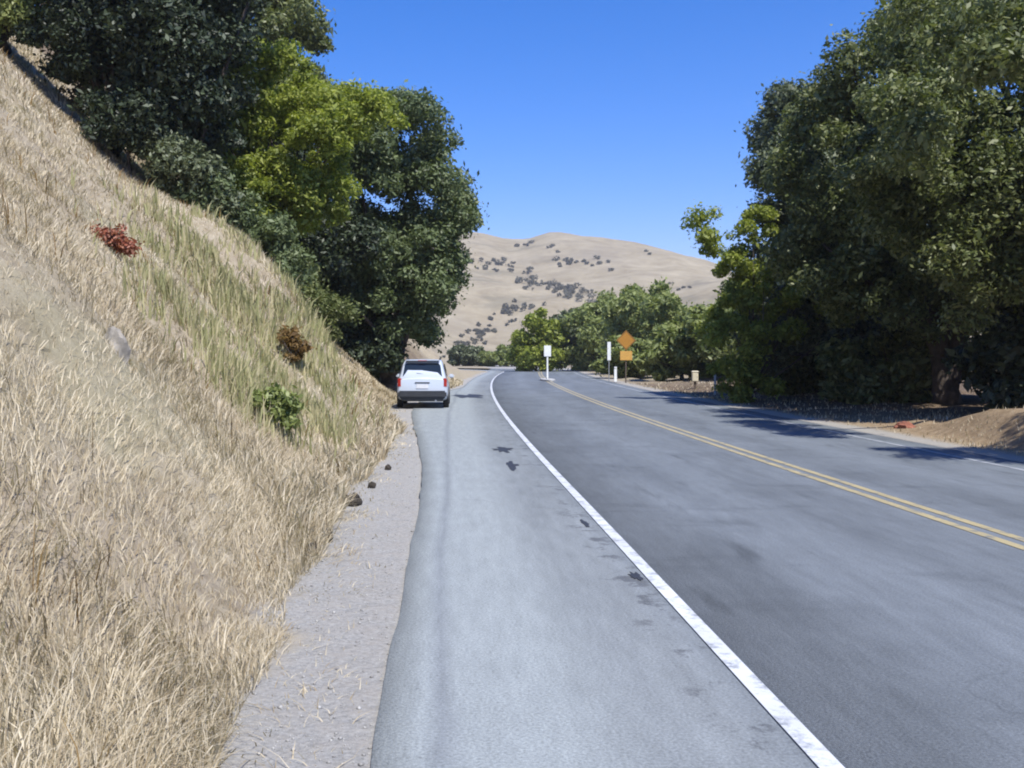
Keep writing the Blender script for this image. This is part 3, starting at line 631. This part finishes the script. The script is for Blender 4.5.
# ------------------------------------------------------------------ parked car (seen from behind), origin under the rear bumper
def car():
    root = empty('parked_car', (-.72, 31.6, .006), R(-1), .95)
    tag(root, 'silvery white estate car parked on the shoulder beside the left tree', 'car')
    W = .86
    def ring(y, hw, z0, z1, zb, hwb):   # cross-section: sill, belt, rounded shoulder
        half = [(hw*.80, z0), (hw*.95, z0+.06), (hw, z0+.25), (hw, zb-.12), (hwb, zb), (hwb*.93, z1-.02), (hwb*.6, z1), (0.0001, z1+.01)]
        r = [(x, y, z) for x, z in half]; l = [(-x, y, z) for x, z in half[::-1][1:]]
        return [Vector(v) for v in r+l]
    b = MB()
    b.loft([ring(.06, W*.90, .34, .98, .93, W*.84), ring(.12, W*.97, .28, 1.0, .95, W*.93), ring(.5, W, .24, 1.0, .96, W*.95), ring(2.2, W, .22, .99, .95, W*.95),
            ring(3.0, W, .22, .97, .92, W*.93), ring(3.75, W*.97, .24, .86, .80, W*.88), ring(4.2, W*.86, .30, .72, .66, W*.76), ring(4.28, W*.78, .36, .66, .6, W*.68)])
    body = b.build('body', M['car_paint'], root, smooth=True, bev=.015)
    g = MB()                             # roof and pillars
    def gr(y, hw, z0, hw1, z1):
        half = [(hw, z0), (hw*.985+(hw1-hw)*.2, z0+(z1-z0)*.25), (hw1, z1-.10), (hw1*.93, z1-.03), (hw1*.7, z1), (0.0001, z1+.012)]
        return [Vector((x, y, z)) for x, z in half]+[Vector((-x, y, z)) for x, z in half[::-1][1:]]
    g.loft([gr(.12, W*.92, .97, W*.86, 1.08), gr(.30, W*.93, .97, W*.80, 1.40), gr(.50, W*.93, .97, W*.765, 1.60), gr(.9, W*.93, .97, W*.76, 1.635), gr(1.9, W*.93, .97, W*.76, 1.63),
            gr(2.45, W*.93, .96, W*.75, 1.55), gr(3.05, W*.90, .93, W*.80, 1.15), gr(3.3, W*.88, .9, W*.84, .98)])
    g.build('roof', M['car_paint'], root, smooth=True)
    # rear window and its frame follow the sloping hatch
    def quad(name, pts, m, th=.012, ax=(0, -1, .3), parent=root):
        q = MB(); q.poly(pts, th, ax); return q.build(name, m, parent, bev=.004)
    rw = quad('rear_window', [(-.66, .145, 1.06), (.66, .145, 1.06), (.60, .315, 1.43), (.54, .37, 1.50), (-.54, .37, 1.50), (-.60, .315, 1.43)], M['glass'], .02)
    q = MB(); q.box((.08, .16, 1.14), (.55, .012, .016), Matrix.Rotation(.12, 3, 'Y')); q.build('wiper', M['plastic'], rw)
    sp = MB(); sp.box((0, .36, 1.595), (1.14, .26, .035), Matrix.Rotation(-.1, 3, 'X'), .012); spo = sp.build('roof_spoiler', M['car_paint'], root)
    q = MB(); q.box((0, .225, 1.60), (.30, .02, .02)); q.build('brake_light', M['tail'], spo)
    for s in (-1, 1):
        quad('side_window', [(s*.802, .55, 1.04), (s*.802, 1.35, 1.03), (s*.70, 1.33, 1.48), (s*.70, .72, 1.48)], M['glass'], .012, (s, 0, .2))
        quad('side_window', [(s*.802, 1.43, 1.03), (s*.80, 2.75, 1.02), (s*.70, 2.25, 1.46), (s*.70, 1.41, 1.48)], M['glass'], .012, (s, 0, .2))
        t = MB(); t.box((s*.755, .10, .86), (.13, .10, .30), None, .025); t.build('tail_light', M['tail'], root)
        w = MB(); w.box((s*.94, 2.72, 1.03), (.20, .10, .14), None, .04); mo = w.build('mirror', M['car_paint'], root)
        r = MB(); r.cyl((s*.56, .75, 1.66), (s*.56, 2.2, 1.66), .016); r.box((s*.56, .8, 1.645), (.03, .05, .05)); r.box((s*.56, 2.15, 1.64), (.03, .05, .05)); r.build('roof_rail', M['plastic'], root)
        h = MB(); h.box((s*.62, 4.24, .66), (.30, .10, .14), None, .03); h.build('headlight', M['plate'], root)
        for yy in (.82, 3.42):
            ty = MB(); n = 28; prof = [(.19, .0), (.29, .0), (.315, .03), (.315, .17), (.29, .2), (.19, .2)]
            rings = []
            for k in range(n+1):
                a = 2*math.pi*k/n; rings.append([Vector((s*(.68+pz), yy+math.cos(a)*pr, .315+math.sin(a)*pr)) for pr, pz in prof])
            ty.loft(rings, caps=False); tyre = ty.build('wheel', M['tyre'], root, smooth=True); tyre.name = 'wheel'
            rm = MB(); rm.cyl((s*.74, yy, .315), (s*.86, yy, .315), .19, .17, 24)
            for k in range(5):
                a = 2*math.pi*k/5; rm.box((s*.868, yy+math.cos(a)*.09, .315+math.sin(a)*.09), (.02, .15, .04), Matrix.Rotation(a, 3, 'X'))
            rm.build('rim', M['rim'], tyre)
            ar = MB(); rr = []
            for k in range(13):
                a = math.pi*k/12; rr.append([Vector((s*(W-.02+dx), yy+math.cos(a)*q_, .315+math.sin(a)*q_)) for dx, q_ in ((0, .33), (.035, .34), (.035, .375), (0, .385))])
            ar.loft(rr); ar.build('wheel_arch', M['plastic'], root)
    bp = MB(); bp.box((0, .05, .47), (1.62, .18, .24), None, .05); bp.box((0, .09, .33), (1.45, .12, .10), None, .03); bum = bp.build('bumper', M['plastic'], root, smooth=False)
    pl = MB(); pl.box((0, .052, .74), (.40, .02, .15), None, .004); pl.build('number_plate', M['plate'], root)
    hd = MB(); hd.box((0, .05, .86), (.5, .03, .035), None, .01); hd.build('hatch_handle', M['plastic'], root)
    ex = MB(); ex.cyl((.45, -.03, .27), (.45, .35, .27), .03); ex.build('exhaust_pipe', M['rim'], root)
    fb = MB(); fb.box((0, 4.24, .42), (1.5, .16, .24), None, .05); fb.build('front_bumper', M['plastic'], root)
    quad('windscreen', [(-.68, 3.08, 1.0), (.68, 3.08, 1.0), (.58, 2.60, 1.47), (-.58, 2.60, 1.47)], M['glass'], .06, (0, .6, .6))
    uf = MB(); uf.box((0, 2.1, .30), (1.35, 3.7, .14)); uf.build('underbody', M['plastic'], root)
    return root
car()

# ------------------------------------------------------------------ signs and posts
def diamond_sign(px, py_base, yy):
    x = (px-VPX)/F*yy; z = gz(x, yy); root = empty('warning_sign', (x, yy, z), R(4))
    tag(root, 'amber diamond warning sign over a lighter amber plate on a roadside post', 'road sign')
    b = MB(); b.box((0, .04, 1.55), (.07, .07, 3.3), None, .006); b.build('post', M['wood'], root)
    def dia(r, th, y0): return MB().poly([(r, y0, 2.60), (0, y0, 2.60+r), (-r, y0, 2.60), (0, y0, 2.60-r)], th)
    s = dia(.60, .02, -.02).build('diamond_panel', M['sign_amber'], root)
    for k in range(4):
        pass
    e = MB(); r0, r1 = .56, .53
    for k in range(4):
        a0, a1 = math.pi/2*k, math.pi/2*(k+1)
        e.poly([(math.cos(a0)*r0, -.0245, 2.60+math.sin(a0)*r0), (math.cos(a1)*r0, -.0245, 2.60+math.sin(a1)*r0), (math.cos(a1)*r1, -.0245, 2.60+math.sin(a1)*r1), (math.cos(a0)*r1, -.0245, 2.60+math.sin(a0)*r1)], .003)
    e.build('border', M['sign_border'], s)
    p = MB(); p.box((0, -.034, 1.66), (.74, .02, .56), None, .004); p.build('advisory_plate', M['sign_plate'], root)
diamond_sign(626, 382, 61)
def marker_post(name, label, px, yy, h, w, panel=None, m='post_white', pole='post_white'):
    x = (px-VPX)/F*yy; z = max(gz(x, yy), 0); root = empty(name, (x, yy, z)); tag(root, label, 'post')
    b = MB(); b.box((0, 0, h/2-.1), (w, .035, h+.2), None, .005); b.build('post', M[pole], root)
    if panel:
        p = MB(); p.box((0, -.03, h-panel[1]/2), (panel[0], .02, panel[1]), None, .004); p.build('panel', M[m], root)
    return root
marker_post('delineator_post', 'short white roadside marker post left of the amber sign', 615.5, 64, .95, .17, (.14, .12), 'plate')
r = marker_post('roadside_marker', 'tall thin post with narrow white upper panel behind the short marker', 609, 65, 2.55, .06, (.22, 1.2), 'post_white', 'post_metal')
marker_post('delineator_post', 'thin pale marker post right of the cream box', 715, 43, 1.0, .08, (.075, .14), 'plate')
# white sign on the small island in the centre line
yy = 66.0; x = float(cen(yy)); root = empty('island_sign', (x, yy, .0)); tag(root, 'white sign panel on a pale post in the middle of the road at the bend', 'road sign')
b = MB(); b.box((0, 0, 1.1), (.10, .06, 2.2), None, .008); b.build('post', M['post_white'], root)
b = MB(); b.box((0, -.045, 1.96), (.46, .025, .72), None, .01); b.build('sign_panel', M['post_white'], root)
b = MB(); b.cyl((0, 0, .12), (0, 0, .2), .12, .08, 16); b.build('post_base', M['post_metal'], root)
b = MB(); pts = []
for k in range(24):
    a = 2*math.pi*k/24; pts.append((x+.45*math.cos(a)*1.0, yy+2.2*math.sin(a), .004))
b.poly(pts, .12, (0, 0, 1)); o = b.build('traffic_island', M['kerb'], None, bev=.02); tag(o, 'small raised concrete island under the white sign', 'traffic island', kind='structure')
# cream box on a post
yy = 50.0; x = (695-VPX)/F*yy; z = gz(x, yy); root = empty('roadside_box', (x, yy, z), R(-8)); tag(root, 'small cream box on a dark wooden post beside the far right verge', 'box')
b = MB(); b.box((0, 0, .2), (.10, .10, .8), None, .006); b.build('post', M['wood'], root)
b = MB(); b.box((0, 0, .62), (.30, .26, .50), None, .02); bx = b.build('box', M['cream'], root)
b = MB(); b.box((0, 0, .885), (.36, .32, .05), None, .012, (.8, .8)); b.build('lid', M['cream'], bx)
b = MB(); b.box((0, -.135, .60), (.24, .012, .38), None, .003); dr = b.build('door', M['cream'], bx)
b = MB(); b.box((.09, -.146, .62), (.02, .015, .05)); b.build('latch', M['post_metal'], bx)

b = MB(); b.box((60, 640, 63), (1900, 1500, 142)); m, nt, bs = new_mat('haze'); nt.nodes.remove(bs)
pv = N(nt, 'ShaderNodeVolumePrincipled'); pv.inputs['Color'].default_value = (.97, .96, .94, 1); pv.inputs['Density'].default_value = .0003; pv.inputs['Anisotropy'].default_value = .2
nt.links.new(pv.outputs[0], nt.nodes['Material Output'].inputs['Volume'])
tag(b.build('haze', m), 'thin summer haze in front of the far hills', 'haze', kind='stuff')
# ------------------------------------------------------------------ light, sky, camera
sv = Vector((.42, -.86, 0)).normalized(); EL = R(58)
sun_dir = Vector((sv.x*math.cos(EL), sv.y*math.cos(EL), math.sin(EL)))
L = bpy.data.lights.new('sun', 'SUN'); L.energy = 4.8; L.angle = R(.53); L.color = (1, .965, .90)
so = link(bpy.data.objects.new('sun', L)); so.rotation_euler = (-sun_dir).to_track_quat('-Z', 'Y').to_euler()
w = bpy.data.worlds.new('World'); S.world = w; w.use_nodes = True; nt = w.node_tree; bg = nt.nodes['Background']
sk = nt.nodes.new('ShaderNodeTexSky'); sk.sky_type = 'NISHITA'; sk.sun_disc = False; sk.sun_elevation = EL
sk.sun_rotation = math.atan2(sv.x, sv.y); sk.altitude = 200; sk.air_density = 1.0; sk.dust_density = .3; sk.ozone_density = 2.5
hs = nt.nodes.new('ShaderNodeHueSaturation'); hs.inputs['Saturation'].default_value = 1.46; hs.inputs['Value'].default_value = 1.0
nt.links.new(sk.outputs[0], hs.inputs['Color']); nt.links.new(mix(nt, 1.0, hs.outputs[0], (.92, .84, 1.2), 'MULTIPLY'), bg.inputs[0]); bg.inputs[1].default_value = .118
cam = bpy.data.cameras.new('camera'); co = link(bpy.data.objects.new('camera', cam)); S.camera = co
co.location = (0, 0, EYE); co.rotation_euler = (R(90), 0, 0)
cam.sensor_width = 36; cam.lens = 36*F/1024; cam.shift_x = (512-VPX)/1024; cam.shift_y = -(384-VPY)/1024
cam.clip_start = .1; cam.clip_end = 6000
S.view_settings.view_transform = 'Standard'; S.view_settings.look = 'None'; S.view_settings.gamma = 1
S.view_settings.exposure = .5
S.render.engine = 'CYCLES'; S.cycles.use_denoising = True; S.cycles.max_bounces = 6; S.cycles.transparent_max_bounces = 4
S.cycles.filter_width = 2.0
